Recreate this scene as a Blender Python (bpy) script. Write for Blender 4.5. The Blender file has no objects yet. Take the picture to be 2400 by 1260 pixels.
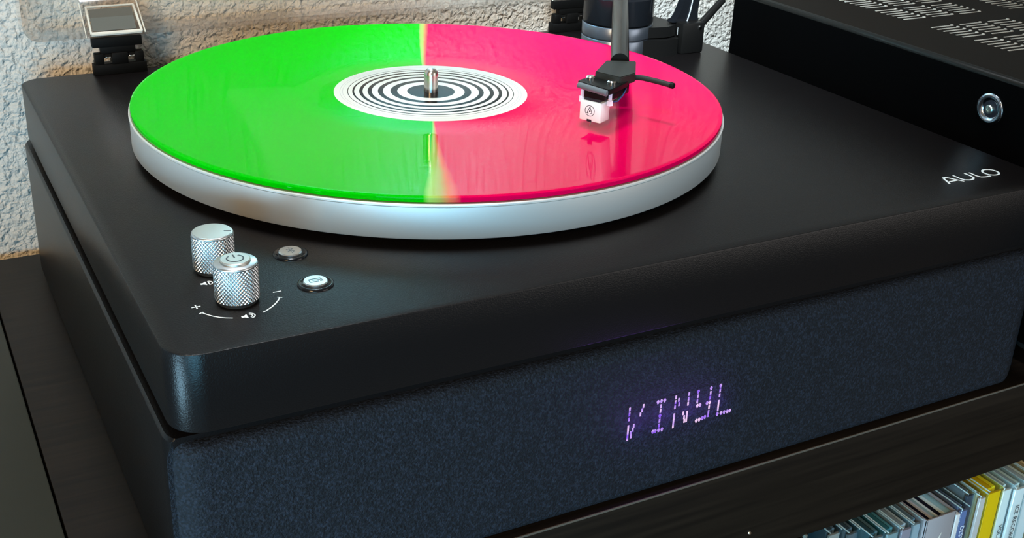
import bpy, bmesh, math, random
from mathutils import Vector, Matrix
random.seed(7)
S = 0.001                    # everything below is written in millimetres
ZF = 636.0                   # plinth top of the record player above the floor, mm
scn = bpy.context.scene
COL = scn.collection

# ------------------------------------------------------------------ camera
cam_d = bpy.data.cameras.new('camera'); cam = bpy.data.objects.new('camera', cam_d); COL.objects.link(cam)
R = ((0.88403551, -0.46610433, 0.03504235), (-0.16085941, -0.37376919, -0.91346639), (0.43886839, 0.80189983, -0.40540251))
M = Matrix(((R[0][0], -R[1][0], -R[2][0], 0), (R[0][1], -R[1][1], -R[2][1], 0), (R[0][2], -R[1][2], -R[2][2], 0), (0, 0, 0, 1)))
M.translation = Vector((-249.36, -541.60, 198.69 + ZF)) * S
cam.matrix_world = M
cam_d.sensor_width = 36.0; cam_d.lens = 36.0 * 2784.74 / 2400.0
cam_d.shift_x = (1200 - 1182.91) / 2400.0; cam_d.shift_y = (583.0 - 630.0) / 2400.0
cam_d.clip_start = 0.01; cam_d.clip_end = 50
scn.camera = cam

# ------------------------------------------------------------------ world, lights, exposure
scn.view_settings.view_transform = 'Standard'; scn.view_settings.look = 'None'
scn.view_settings.exposure = 0.0; scn.view_settings.gamma = 1.0
scn.view_settings.use_curve_mapping = False
w = bpy.data.worlds.new('world'); scn.world = w; w.use_nodes = True
w.node_tree.nodes['Background'].inputs[0].default_value = (1.0, 0.88, 0.68, 1)
w.node_tree.nodes['Background'].inputs[1].default_value = 0.21

def area(name, loc, target, sx, sy, power, col, spread=180):
    d = bpy.data.lights.new(name, 'AREA'); d.shape = 'RECTANGLE'; d.size = sx; d.size_y = sy
    d.energy = power; d.color = col; d.spread = math.radians(spread)
    o = bpy.data.objects.new(name, d); COL.objects.link(o)
    o.location = Vector((loc[0], loc[1], loc[2] + ZF)) * S
    t = Vector((target[0], target[1], target[2] + ZF)) * S
    o.rotation_euler = (t - o.location).to_track_quat('-Z', 'Y').to_euler()
    return o
def spot(name, loc, target, power, col, deg, rad=0.12):
    d = bpy.data.lights.new(name, 'SPOT'); d.energy = power; d.color = col
    d.spot_size = math.radians(deg); d.spot_blend = 1.0; d.shadow_soft_size = rad
    o = bpy.data.objects.new(name, d); COL.objects.link(o)
    o.location = Vector((loc[0], loc[1], loc[2] + ZF)) * S
    t = Vector((target[0], target[1], target[2] + ZF)) * S
    o.rotation_euler = (t - o.location).to_track_quat('-Z', 'Y').to_euler()
    return o
area('low_window_light', (-1120, -480, -430), (-170, -175, -30), 0.28, 0.5, 18, (0.42, 0.76, 1.0))
area('low_window_light', (-720, -1300, -60), (0, -150, 0), 0.7, 0.5, 19, (0.22, 0.68, 1.0))
spot('added_top_fill', (-30, 20, 1600), (-30, -30, 0), 105, (0.92, 0.96, 1.0), 34, 0.15)  # added fill from above for record and label, no known lamp there
area('warm_lamp', (-900, -900, 500), (-100, 202, 0), 0.3, 0.3, 4.2, (1.0, 0.66, 0.33), 120)
area('added_right_fill', (900, -1300, 250), (100, -150, 0), 0.8, 0.8, 6, (1.0, 0.93, 0.88))  # added fill for the right of the rim and the front faces
spot('added_wall_spot', (-600, -250, 350), (-270, 202, 70), 1.5, (0.9, 0.92, 1.0), 26)  # added spot, makes the cool patch on the left of the wall
spot('added_warm_spot', (-700, -500, 500), (-70, 202, 0), 11, (1.0, 0.55, 0.18), 22)  # added spot, warms the brown area of the wall
spot('added_warm_spot', (-900, -400, 200), (-330, 202, -150), 5, (1.0, 0.5, 0.12), 22)  # added spot, tints the low left of the wall warm
spot('added_wall_spot', (-300, -250, 800), (40, 202, 224), 860, (0.30, 0.74, 1.0), 14, 0.02)  # added spot, brightens the wall out of view to mirror in the plinth top
spot('added_wall_spot', (-100, -350, 500), (300, 202, -100), 95, (0.78, 0.93, 1.0), 24)  # added spot, makes the cool patch at the right of the wall

# ------------------------------------------------------------------ materials
def mat(name, col, rough=0.5, metal=0.0, spec=0.5, bump=None, noise=None, coat=0.0, trans=0.0, sheen=0.0):
    m = bpy.data.materials.new(name); m.use_nodes = True
    nt = m.node_tree; b = nt.nodes['Principled BSDF']
    b.inputs['Base Color'].default_value = (*col, 1); b.inputs['Roughness'].default_value = rough
    b.inputs['Metallic'].default_value = metal
    f0 = math.sqrt(0.08 * spec); b.inputs['IOR'].default_value = (1 + f0) / (1 - f0)
    b.inputs['Coat Weight'].default_value = coat; b.inputs['Transmission Weight'].default_value = trans
    b.inputs['Sheen Weight'].default_value = sheen
    tc = nt.nodes.new('ShaderNodeTexCoord')
    if noise:      # (scale, colour2, lo, hi)
        n = nt.nodes.new('ShaderNodeTexNoise'); n.inputs['Scale'].default_value = noise[0]; n.inputs['Detail'].default_value = 3
        nt.links.new(tc.outputs['Object'], n.inputs['Vector'])
        r = nt.nodes.new('ShaderNodeValToRGB'); r.color_ramp.elements[0].position = noise[2]; r.color_ramp.elements[1].position = noise[3]
        r.color_ramp.elements[0].color = (*col, 1); r.color_ramp.elements[1].color = (*noise[1], 1)
        nt.links.new(n.outputs['Fac'], r.inputs['Fac']); nt.links.new(r.outputs['Color'], b.inputs['Base Color'])
    if bump:       # (scale, strength, distance)
        n = nt.nodes.new('ShaderNodeTexNoise'); n.inputs['Scale'].default_value = bump[0]; n.inputs['Detail'].default_value = 4
        nt.links.new(tc.outputs['Object'], n.inputs['Vector'])
        bp = nt.nodes.new('ShaderNodeBump'); bp.inputs['Strength'].default_value = bump[1]; bp.inputs['Distance'].default_value = bump[2]
        nt.links.new(n.outputs['Fac'], bp.inputs['Height']); nt.links.new(bp.outputs['Normal'], b.inputs['Normal'])
    return m

BLACK = mat('satin_black_finish', (0.0050, 0.0043, 0.0045), 0.30, spec=0.18, bump=(1500, 0.55, 0.0002))
CLOTH = mat('grille_cloth', (0.0013, 0.0024, 0.005), 0.75, spec=0.25, bump=(1100, 1.0, 0.0008), noise=(900, (0.010, 0.014, 0.024), 0.45, 0.68))
PLASTIC = mat('black_plastic', (0.005, 0.005, 0.005), 0.38, spec=0.12)
HBLACK = mat('dull_black_hinge', (0.002, 0.002, 0.002), 0.6, spec=0.12)
TUBE = mat('black_lacquered_tube', (0.004, 0.004, 0.0035), 0.24, spec=0.10)
PLASTICM = mat('matte_black_plastic', (0.013, 0.013, 0.011), 0.55, spec=0.3)
GLOSSB = mat('gloss_black', (0.006, 0.007, 0.009), 0.16, spec=0.25)
ALU = mat('anodised_aluminium', (0.66, 0.67, 0.66), 0.52, 0.75, bump=(2500, 0.05, 0.0001))
ALUB = mat('bright_aluminium', (0.60, 0.62, 0.64), 0.32, 1.0)
ALUW = mat('brushed_knob_top', (0.50, 0.48, 0.44), 0.45, 1.0, bump=(1800, 0.1, 0.0001))
CHROME = mat('chrome', (0.8, 0.8, 0.8), 0.12, 1.0)
STEEL = mat('steel_spindle', (0.62, 0.58, 0.55), 0.25, 1.0)
WHITEP = mat('white_print', (0.72, 0.78, 0.80), 0.5)
WHITE = mat('white_plastic', (0.80, 0.80, 0.79), 0.3)
INK = mat('dark_ink', (0.01, 0.012, 0.02), 0.4)
RUB = mat('rubber', (0.006, 0.006, 0.006), 0.7)
GREYM = mat('grey_steel_plate', (0.085, 0.09, 0.08), 0.6, 0.0, 0.2)
RECV = mat('black_painted_steel', (0.0040, 0.0026, 0.0016), 0.5, spec=0.04, bump=(1800, 0.2, 0.0001))
RECS = mat('black_case_side', (0.0010, 0.0010, 0.0011), 0.6, spec=0.008)
SLOT = mat('lit_slot_metal', (0.42, 0.41, 0.38), 0.4, 0.3)  # pale tone stands for light caught on the bare metal slot edges

def wood_mat():
    m = mat('black_brown_wood', (0.011, 0.0085, 0.0065), 0.42, spec=0.12)
    nt = m.node_tree; b = nt.nodes['Principled BSDF']; tc = nt.nodes.new('ShaderNodeTexCoord')
    mp = nt.nodes.new('ShaderNodeMapping'); mp.inputs['Scale'].default_value = (6, 160, 160)
    n = nt.nodes.new('ShaderNodeTexNoise'); n.inputs['Scale'].default_value = 2.0; n.inputs['Detail'].default_value = 6
    r = nt.nodes.new('ShaderNodeValToRGB')
    r.color_ramp.elements[0].color = (0.005, 0.0035, 0.0025, 1); r.color_ramp.elements[1].color = (0.011, 0.0075, 0.005, 1)
    r.color_ramp.elements[0].position = 0.3; r.color_ramp.elements[1].position = 0.7
    bp = nt.nodes.new('ShaderNodeBump'); bp.inputs['Strength'].default_value = 0.12; bp.inputs['Distance'].default_value = 0.0003
    L = nt.links.new
    L(tc.outputs['Object'], mp.inputs[0]); L(mp.outputs[0], n.inputs['Vector']); L(n.outputs['Fac'], r.inputs['Fac'])
    L(r.outputs['Color'], b.inputs['Base Color']); L(n.outputs['Fac'], bp.inputs['Height']); L(bp.outputs['Normal'], b.inputs['Normal'])
    return m
WOOD = wood_mat()
WOODG = mat('worn_dark_top', (0.022, 0.023, 0.017), 0.45, spec=0.2, bump=(60, 0.1, 0.0003))

def wall_mat():
    m = mat('textured_plaster', (0.60, 0.585, 0.55), 0.75)
    nt = m.node_tree; b = nt.nodes['Principled BSDF']; tc = nt.nodes.new('ShaderNodeTexCoord')
    n1 = nt.nodes.new('ShaderNodeTexNoise'); n1.inputs['Scale'].default_value = 240; n1.inputs['Detail'].default_value = 2.0; n1.inputs['Distortion'].default_value = 0.25
    n2 = nt.nodes.new('ShaderNodeTexNoise'); n2.inputs['Scale'].default_value = 420; n2.inputs['Detail'].default_value = 2
    r = nt.nodes.new('ShaderNodeMapRange'); r.inputs['From Min'].default_value = 0.30; r.inputs['From Max'].default_value = 0.72
    ad = nt.nodes.new('ShaderNodeMath'); ad.operation = 'MULTIPLY_ADD'; ad.inputs[1].default_value = 0.22
    bp = nt.nodes.new('ShaderNodeBump'); bp.inputs['Strength'].default_value = 1.0; bp.inputs['Distance'].default_value = 0.0019
    L = nt.links.new
    L(tc.outputs['Object'], n1.inputs['Vector']); L(tc.outputs['Object'], n2.inputs['Vector'])
    L(n1.outputs['Fac'], r.inputs['Value']); L(n2.outputs['Fac'], ad.inputs[0]); L(r.outputs['Result'], ad.inputs[2])
    L(ad.outputs[0], bp.inputs['Height']); L(bp.outputs['Normal'], b.inputs['Normal'])
    return m
WALL = wall_mat()

def acrylic(name, tint, gl=0.07, rough=0.02):
    m = bpy.data.materials.new(name); m.use_nodes = True; nt = m.node_tree; nt.nodes.clear()
    o = nt.nodes.new('ShaderNodeOutputMaterial'); t = nt.nodes.new('ShaderNodeBsdfTransparent'); g = nt.nodes.new('ShaderNodeBsdfGlossy')
    mx = nt.nodes.new('ShaderNodeMixShader'); f = nt.nodes.new('ShaderNodeLayerWeight'); pw = nt.nodes.new('ShaderNodeMath'); pw.operation = 'POWER'; pw.inputs[1].default_value = 5.0; nt.links.new(f.outputs['Facing'], pw.inputs[0])
    ad = nt.nodes.new('ShaderNodeMath'); ad.operation = 'ADD'; ad.inputs[1].default_value = gl + 0.035; ad.use_clamp = True
    t.inputs[0].default_value = (*tint, 1); g.inputs[0].default_value = (0.95, 0.95, 0.95, 1); g.inputs['Roughness'].default_value = rough
    L = nt.links.new
    L(pw.outputs[0], ad.inputs[0]); L(ad.outputs[0], mx.inputs[0]); L(t.outputs[0], mx.inputs[1]); L(g.outputs[0], mx.inputs[2]); L(mx.outputs[0], o.inputs[0])
    return m
ACRYL = acrylic('clear_acrylic', (0.99, 0.985, 0.975), 0.0)
ACRYLE = acrylic('clear_acrylic_edge', (0.95, 0.92, 0.90), 0.04, 0.1)
CASEP = acrylic('clear_case_plastic', (0.93, 0.97, 0.98), 0.06, 0.12)

def led_mat():
    m = bpy.data.materials.new('violet_led'); m.use_nodes = True; nt = m.node_tree; nt.nodes.clear()
    o = nt.nodes.new('ShaderNodeOutputMaterial'); e = nt.nodes.new('ShaderNodeEmission')
    tc = nt.nodes.new('ShaderNodeTexCoord'); n = nt.nodes.new('ShaderNodeTexNoise'); n.inputs['Scale'].default_value = 230
    r = nt.nodes.new('ShaderNodeValToRGB'); r.color_ramp.elements[0].position = 0.35; r.color_ramp.elements[1].position = 0.62
    r.color_ramp.elements[0].color = (0.30, 0.12, 0.95, 1); r.color_ramp.elements[1].color = (0.95, 0.66, 1.0, 1)
    L = nt.links.new
    L(tc.outputs['Object'], n.inputs['Vector']); L(n.outputs['Fac'], r.inputs['Fac']); L(r.outputs['Color'], e.inputs[0]); L(e.outputs[0], o.inputs[0])
    e.inputs[1].default_value = 0.95
    return m
LED = led_mat()

def vinyl_mat():
    """two-colour pressed vinyl: green half, pink half, a thin mixed seam; object origin = spindle"""
    m = bpy.data.materials.new('two_colour_vinyl'); m.use_nodes = True; nt = m.node_tree; b = nt.nodes['Principled BSDF']
    L = nt.links.new
    def math_(op, a=None, b_=None, va=None, vb=None):
        n = nt.nodes.new('ShaderNodeMath'); n.operation = op
        if a is not None: L(a, n.inputs[0])
        if b_ is not None: L(b_, n.inputs[1])
        if va is not None: n.inputs[0].default_value = va
        if vb is not None: n.inputs[1].default_value = vb
        return n.outputs[0]
    tc = nt.nodes.new('ShaderNodeTexCoord')
    sp = nt.nodes.new('ShaderNodeSeparateXYZ'); L(tc.outputs['Object'], sp.inputs[0])
    a = math.radians(66)
    t = math_('ADD', math_('MULTIPLY', sp.outputs[0], vb=math.cos(a)), math_('MULTIPLY', sp.outputs[1], vb=math.sin(a)))
    d = math_('SUBTRACT', math_('MULTIPLY', sp.outputs[0], vb=math.sin(a)), math_('MULTIPLY', sp.outputs[1], vb=math.cos(a)))
    def curve(pts):        # t (m) -> offset (m)
        n = nt.nodes.new('ShaderNodeFloatCurve'); c = n.mapping.curves[0]
        P = [((x + 152) / 304.0, (y + 20) / 40.0) for x, y in pts]
        while len(c.points) < len(P): c.points.new(0.5, 0.5)
        for q, (x, y) in zip(c.points, sorted(P)): q.location = (x, y)
        n.mapping.update(); L(math_('ADD', math_('DIVIDE', t, vb=0.304), vb=0.5), n.inputs['Value'])
        return math_('MULTIPLY', math_('SUBTRACT', n.outputs[0], vb=0.5), vb=0.040)
    g = curve([(-152, -3.4), (-135, -2.6), (-109, -1.5), (-80, -0.5), (-50, 0.2), (0, -2), (50, -4.4), (100, -5.6), (152, -5.6)])
    p = curve([(-152, 9.0), (-135, 8.2), (-109, 5.0), (-80, 2.6), (-50, 1.2), (0, -0.8), (50, -2.4), (100, -1.8), (152, -0.6)])
    k = math_('DIVIDE', math_('SUBTRACT', d, g), math_('SUBTRACT', p, g))
    nz = nt.nodes.new('ShaderNodeTexNoise'); nz.inputs['Scale'].default_value = 60; L(tc.outputs['Object'], nz.inputs['Vector'])
    k = math_('ADD', k, math_('MULTIPLY', math_('SUBTRACT', nz.outputs['Fac'], vb=0.5), vb=0.25))
    r = nt.nodes.new('ShaderNodeValToRGB'); e = r.color_ramp.elements
    k = math_('MULTIPLY', math_('ADD', k, vb=1.0), vb=1 / 3.0)
    e[0].position = 0.30; e[0].color = (0.0, 0.42, 0.001, 1)
    e[1].position = 0.72; e[1].color = (0.58, 0.0, 0.060, 1)
    for pos, c in ((0.37, (0.26, 0.52, 0.09, 1)), (0.50, (0.33, 0.34, 0.08, 1)), (0.60, (0.60, 0.14, 0.07, 1))):
        x = e.new(pos); x.color = c
    L(k, r.inputs['Fac']); L(r.outputs['Color'], b.inputs['Base Color'])
    b.inputs['Roughness'].default_value = 0.10; b.inputs['IOR'].default_value = 1.11
    # groove relief in the playing area
    ln = nt.nodes.new('ShaderNodeVectorMath'); ln.operation = 'LENGTH'
    cb = nt.nodes.new('ShaderNodeCombineXYZ'); L(sp.outputs[0], cb.inputs[0]); L(sp.outputs[1], cb.inputs[1]); L(cb.outputs[0], ln.inputs[0])
    ms = math_('GREATER_THAN', ln.outputs['Value'], vb=0.0725)
    rn = nt.nodes.new('ShaderNodeTexNoise'); rn.noise_dimensions = '1D'; rn.inputs['Scale'].default_value = 700; L(ln.outputs['Value'], rn.inputs['W'])
    h = math_('MULTIPLY', rn.outputs['Fac'], ms)
    bp = nt.nodes.new('ShaderNodeBump'); bp.inputs['Strength'].default_value = 0.05; bp.inputs['Distance'].default_value = 0.0002
    L(h, bp.inputs['Height']); L(bp.outputs['Normal'], b.inputs['Normal'])
    rr = nt.nodes.new('ShaderNodeMapRange'); L(ms, rr.inputs['Value']); rr.inputs['To Min'].default_value = 0.02; rr.inputs['To Max'].default_value = 0.03
    L(rr.outputs['Result'], b.inputs['Roughness'])
    return m
VINYL = vinyl_mat()

def label_mat():
    m = bpy.data.materials.new('ring_label_print'); m.use_nodes = True; nt = m.node_tree; b = nt.nodes['Principled BSDF']; L = nt.links.new
    tc = nt.nodes.new('ShaderNodeTexCoord'); sp = nt.nodes.new('ShaderNodeSeparateXYZ'); L(tc.outputs['Object'], sp.inputs[0])
    cb = nt.nodes.new('ShaderNodeCombineXYZ'); L(sp.outputs[0], cb.inputs[0]); L(sp.outputs[1], cb.inputs[1])
    ln = nt.nodes.new('ShaderNodeVectorMath'); ln.operation = 'LENGTH'; L(cb.outputs[0], ln.inputs[0])
    dv = nt.nodes.new('ShaderNodeMath'); dv.operation = 'DIVIDE'; dv.inputs[1].default_value = 0.050; L(ln.outputs['Value'], dv.inputs[0])
    r = nt.nodes.new('ShaderNodeValToRGB'); r.color_ramp.interpolation = 'CONSTANT'; e = r.color_ramp.elements
    K = (0.010, 0.011, 0.011, 1); W_ = (0.57, 0.58, 0.53, 1); G = (0.34, 0.35, 0.34, 1)
    e[0].position = 0; e[0].color = K; e[1].position = 12.2 / 50; e[1].color = W_
    for pos, c in ((17.2, K), (20.8, W_), (24.7, K), (27.3, W_), (30.4, K), (32.5, W_), (35.1, K), (36.9, W_), (39.4, K), (40.3, W_), (42.5, K), (42.95, W_), (45.2, G), (45.5, W_), (46.6, G), (46.8, W_)):
        x = e.new(pos / 50); x.color = c
    L(dv.outputs[0], r.inputs['Fac']); L(r.outputs['Color'], b.inputs['Base Color']); b.inputs['Roughness'].default_value = 0.16; b.inputs['IOR'].default_value = 1.12
    return m
LABEL = label_mat()

# ------------------------------------------------------------------ mesh helpers
ORG = {}
def tag(o, label=None, cat=None, group=None, kind=None):
    if label: o['label'] = label
    if cat: o['category'] = cat
    if group: o['group'] = group
    if kind: o['kind'] = kind
    return o
def empty(name, loc, label, cat, group=None):
    o = bpy.data.objects.new(name, None); COL.objects.link(o); o.empty_display_size = 0.02
    o.location = Vector((loc[0], loc[1], loc[2] + ZF)) * S; ORG[o.name] = Vector(loc)
    return tag(o, label, cat, group)
def mk(name, bm, m, parent=None, origin=(0, 0, 0), ang=35, label=None):
    bmesh.ops.remove_doubles(bm, verts=bm.verts, dist=1e-4)
    bmesh.ops.recalc_face_normals(bm, faces=bm.faces)
    og = ORG[parent.name] if parent else Vector(origin)
    for v in bm.verts: v.co = (v.co - og) * S
    me = bpy.data.meshes.new(name); bm.to_mesh(me); bm.free()
    if isinstance(m, (list, tuple)):
        for q in m: me.materials.append(q)
    else: me.materials.append(m)
    for p in me.polygons: p.use_smooth = True
    me.set_sharp_from_angle(angle=math.radians(ang))
    o = bpy.data.objects.new(name, me); COL.objects.link(o)
    if parent: o.parent = parent
    else: o.location = Vector((og[0], og[1], og[2] + ZF)) * S
    ORG[o.name] = og
    if label: o['label'] = label
    return o
def N(): return bmesh.new()
def loops(bm, L, cap=True, close=True):
    """skin a list of equal-length closed loops"""
    V = [[bm.verts.new(p) for p in l] for l in L]
    n = len(V[0])
    for a, b in zip(V, V[1:]):
        for i in range(n if close else n - 1):
            bm.faces.new((a[i], a[(i + 1) % n], b[(i + 1) % n], b[i]))
    if cap:
        bm.faces.new(V[0]); bm.faces.new(V[-1])
    return bm
def rr(x0, x1, y0, y1, r, n=8):
    P = []
    for cx, cy, a0 in ((x1 - r, y1 - r, 0), (x0 + r, y1 - r, 90), (x0 + r, y0 + r, 180), (x1 - r, y0 + r, 270)):
        for i in range(n + 1):
            a = math.radians(a0 + 90 * i / n); P.append((cx + r * math.cos(a), cy + r * math.sin(a)))
    return P
def slab(bm, x0, x1, y0, y1, z0, z1, r=3, e=0.6, n=8, eb=None):
    """rounded-corner slab with softened rims"""
    eb = e if eb is None else eb
    L = []
    for z, q in ((z0, eb), (z0 + eb * .3, eb * .3), (z0 + eb, 0), (z1 - e, 0), (z1 - e * .3, e * .3), (z1, e)):
        rad = max(r - q, 0.05)
        L.append([(x, y, z) for x, y in rr(x0 + q, x1 - q, y0 + q, y1 - q, rad, n)])
    return loops(bm, L)
def box(bm, x0, x1, y0, y1, z0, z1, e=0.3):
    return slab(bm, x0, x1, y0, y1, z0, z1, r=max(e, 0.02), e=max(e * .9, 0.01), n=2 if e > .25 else 1)
def prism(bm, pts, z0, z1):
    return loops(bm, [[(x, y, z0) for x, y in pts], [(x, y, z1) for x, y in pts]])
def lathe(bm, prof, c=(0, 0, 0), n=64, axis=(0, 0, 1), cap=True):
    q = Vector((0, 0, 1)).rotation_difference(Vector(axis)); c = Vector(c)
    L = [[c + q @ Vector((r * math.cos(2 * math.pi * i / n), r * math.sin(2 * math.pi * i / n), z)) for i in range(n)] for r, z in prof]
    return loops(bm, L, cap)
def rod(bm, a, b, r, n=16, r2=None, e=0.0):
    a, b = Vector(a), Vector(b); d = b - a; h = d.length; r2 = r if r2 is None else r2
    if e: return lathe(bm, [(r - e, 0), (r, e), (r2, h - e), (r2 - e, h)], a, n, d)
    return lathe(bm, [(r, 0), (r2, h)], a, n, d)
def pipe(bm, pts, r, n=8):
    pts = [Vector(p) for p in pts]; L = []; up = Vector((0, 0, 1))
    for i, p in enumerate(pts):
        t = (pts[min(i + 1, len(pts) - 1)] - pts[max(i - 1, 0)]).normalized()
        s = t.cross(up); s = s.normalized() if s.length > 1e-3 else Vector((1, 0, 0)); u = s.cross(t)
        L.append([p + (s * math.cos(2 * math.pi * k / n) + u * math.sin(2 * math.pi * k / n)) * r for k in range(n)])
    return loops(bm, L)
def ribbon(bm, pts, wdt, z0, z1, closed=False):
    """flat printed stroke lying in an xy plane"""
    P = [Vector((p[0], p[1])) for p in pts]; n = len(P); A, B_ = [], []
    for i in range(n):
        a = P[i - 1] if (i > 0 or closed) else P[i]; b = P[(i + 1) % n] if (i < n - 1 or closed) else P[i]
        d1 = (P[i] - a).normalized() if (P[i] - a).length > 1e-6 else (b - P[i]).normalized()
        d2 = (b - P[i]).normalized() if (b - P[i]).length > 1e-6 else d1
        t = (d1 + d2).normalized(); nn = Vector((-t.y, t.x)); k = min(1.0 / max(nn.dot(Vector((-d1.y, d1.x))), 0.5), 1.6)
        A.append(P[i] + nn * wdt / 2 * k); B_.append(P[i] - nn * wdt / 2 * k)
    L = [[(p.x, p.y, z) for p, z in ((A[i], z0), (A[i], z1), (B_[i], z1), (B_[i], z0))] for i in range(n)]
    if closed: L.append(L[0])
    return loops(bm, L, cap=not closed)
def text_mesh(s, size, parent, name, fn, m, label=None, extr=0.05):
    c = bpy.data.curves.new('t', 'FONT'); c.body = s; c.size = size; c.extrude = extr; c.align_x = 'CENTER'; c.align_y = 'CENTER'
    o = bpy.data.objects.new('t', c); COL.objects.link(o)
    dg = bpy.context.evaluated_depsgraph_get(); me = bpy.data.meshes.new_from_object(o.evaluated_get(dg))
    bm = bmesh.new(); bm.from_mesh(me); bpy.data.objects.remove(o); bpy.data.meshes.remove(me)
    for v in bm.verts: v.co = Vector(fn(v.co.x, v.co.y, v.co.z))
    return mk(name, bm, m, parent, label=label)

# ------------------------------------------------------------------ the setting
def struct(name, bm, m, origin=(0, 0, 0)):
    o = mk(name, bm, m, None, origin); o['kind'] = 'structure'; return o
bm = N(); box(bm, -2200, 2200, 202, 300, -ZF, 1764, 0.1); struct('wall_back', bm, WALL, (0, 202, -ZF))
bm = N(); box(bm, -2200, 2200, -2400, 300, -ZF - 60, -ZF, 0.1); struct('floor', bm, mat('wood_floor', (0.16, 0.10, 0.06), 0.4, bump=(30, 0.2, 0.001)), (0, 0, -ZF))
bm = N(); box(bm, -2200, 2200, 188, 202, -ZF, -ZF + 80, 1); struct('baseboard_back', bm, mat('white_trim', (0.7, 0.69, 0.66), 0.4), (0, 190, -ZF))

# ------------------------------------------------------------------ media cabinet with the CD cubby
FT_ = -116.0
cab = empty('media_cabinet', (300, 0, -ZF), 'long black-brown wooden media cabinet carrying the record player and the receiver', 'cabinet')
bm = N(); box(bm, -212.6, 900, -186.5, 190, FT_ - 54, FT_, 0.5); tb_ = mk('top_board', bm, WOOD, cab)
bm = N(); box(bm, -212.6, 900, -187.2, -186.45, FT_ - 1.0, FT_ + 0.05, 0.2); mk('lit_edge_line', bm, mat('lit_edge_tone', (0.075, 0.062, 0.048), 0.5), tb_, label='pale strip painted as the light-catching edge of the top board')  # pale colour stands in for light caught on the front bevel
bm = N(); box(bm, -212.6, -190, -184, 190, -ZF, FT_ - 54, 0.5); mk('side_panel', bm, WOOD, cab)
bm = N(); box(bm, 878, 900, -184, 190, -ZF, FT_ - 54, 0.5); mk('side_panel', bm, WOOD, cab)
bm = N(); box(bm, 104, 122, -166, 180, -576, FT_ - 54, 0.5); mk('divider', bm, WOOD, cab)
bm = N(); box(bm, 122, 878, -184, 180, -343, -325, 0.5); mk('shelf', bm, WOOD, cab)
bm = N(); box(bm, -190, 878, -184, 180, -594, -576, 0.5); mk('bottom_board', bm, WOOD, cab)
bm = N(); box(bm, -190, 878, 180, 188, -594, FT_ - 54, 0.5); mk('back_panel', bm, WOOD, cab)
bm = N(); box(bm, -190, 878, -160, -145, -ZF, -594, 0.5); mk('plinth_board', bm, WOOD, cab)
bm = N(); box(bm, -190, 122.4, -186.5, -168, -575, FT_ - 54.6, 0.6); door = mk('door', bm, WOOD, cab)
bm = N(); box(bm, 122.6, 124.4, -187.5, -168, -575, FT_ - 52.2 - 1, 0.3); mk('edge_strip', bm, mat('pale_edge', (0.10, 0.115, 0.10), 0.4), door, label='pale grey metal edge strip')
bm = N(); lathe(bm, [(0.1, 0.6), (0.7, 0.5), (1.0, 0)], (86.2, -186.5, -156.3), 12, (0, -1, 0)); mk('screw', bm, CHROME, cab, label='tiny bright round screw head')

sc = empty('side_cabinet', (-450, 0, -ZF), 'plain dark grey cabinet butted against the left end of the media cabinet', 'cabinet')
bm = N(); box(bm, -700, -213.6, -190, 190, -134, FT_ + 0.4, 0.7); mk('top_panel', bm, WOODG, sc)
bm = N(); box(bm, -699, -214.5, -188, 189, -ZF + 60, -134, 0.5); mk('body', bm, WOOD, sc)
for x in (-680, -240):
    for y in (-170, 160):
        bm = N(); box(bm, x, x + 25, y, y + 25, -ZF, -ZF + 60, 0.6); mk('leg', bm, WOOD, sc)

# ------------------------------------------------------------------ record player
X0, X1, Y0, Y1 = -180.8, 258.1, -185.6, 175.5
rp = empty('record_player', (38.6, -5, FT_), 'black wooden record player with built-in speaker base, silver platter, metal knobs and violet display', 'record player')
bm = N(); slab(bm, X0, X1, Y0, Y1, -31.2, 0, 13, 0.7, 14); mk('plinth', bm, BLACK, rp)
bm = N(); slab(bm, X0 + 12, X1 - 12, Y0 + 12, Y1 - 12, -34.6, -31.0, 8, 0.2, 6); mk('shadow_gap_spacer', bm, RUB, rp, label='dark recessed spacer between plinth and speaker base')
# speaker cabinet: side/back shell open to the front grille
def base_outline(inset=0.0, r=13):
    return rr(X0 - 2.4 + inset, X1 + 3.2 - inset, Y0 + inset, Y1 - inset, max(r - inset, 0.1), 14)
def ordered(pts, front):
    # front part (grille) = y below the seam, wrapped round the two front corners
    return [p for p in pts if (p[1] < SEAM) == front]
SEAM = Y0 + 6.0
full = base_outline()
n4 = len(full)
bm = N()
L = []
for z, q in ((-114.1, 0.6), (-113.5, 0), (-36.2, 0), (-35.4, 0.25), (-34.4, 1.2)):
    P = [(x, max(y, SEAM - 0.01), z) for x, y in base_outline(q)]
    L.append(P)
loops(bm, L); mk('speaker_cabinet', bm, BLACK, rp, ang=30)
bm = N(); L = []
for z, q in ((-113.6, 2.0), (-112.8, 0.9), (-110.5, 0.2), (-108, 0), (-44.0, 0), (-40.5, 0.5), (-38.2, 1.5), (-37.0, 3.0), (-36.6, 5)):
    P = [(x, min(y, SEAM), z) for x, y in base_outline(q)]
    L.append(P)
loops(bm, L); grille = mk('speaker_grille', bm, CLOTH, rp, ang=40, label='blue-black woven speaker grille cloth')
for x in (X0 + 30, X1 - 30):
    for y in (Y0 + 40, Y1 - 30):
        bm = N(); lathe(bm, [(11, 0), (12, 0.5), (12, 2.2)], (x, y, FT_), 24); mk('foot', bm, RUB, rp)

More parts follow.
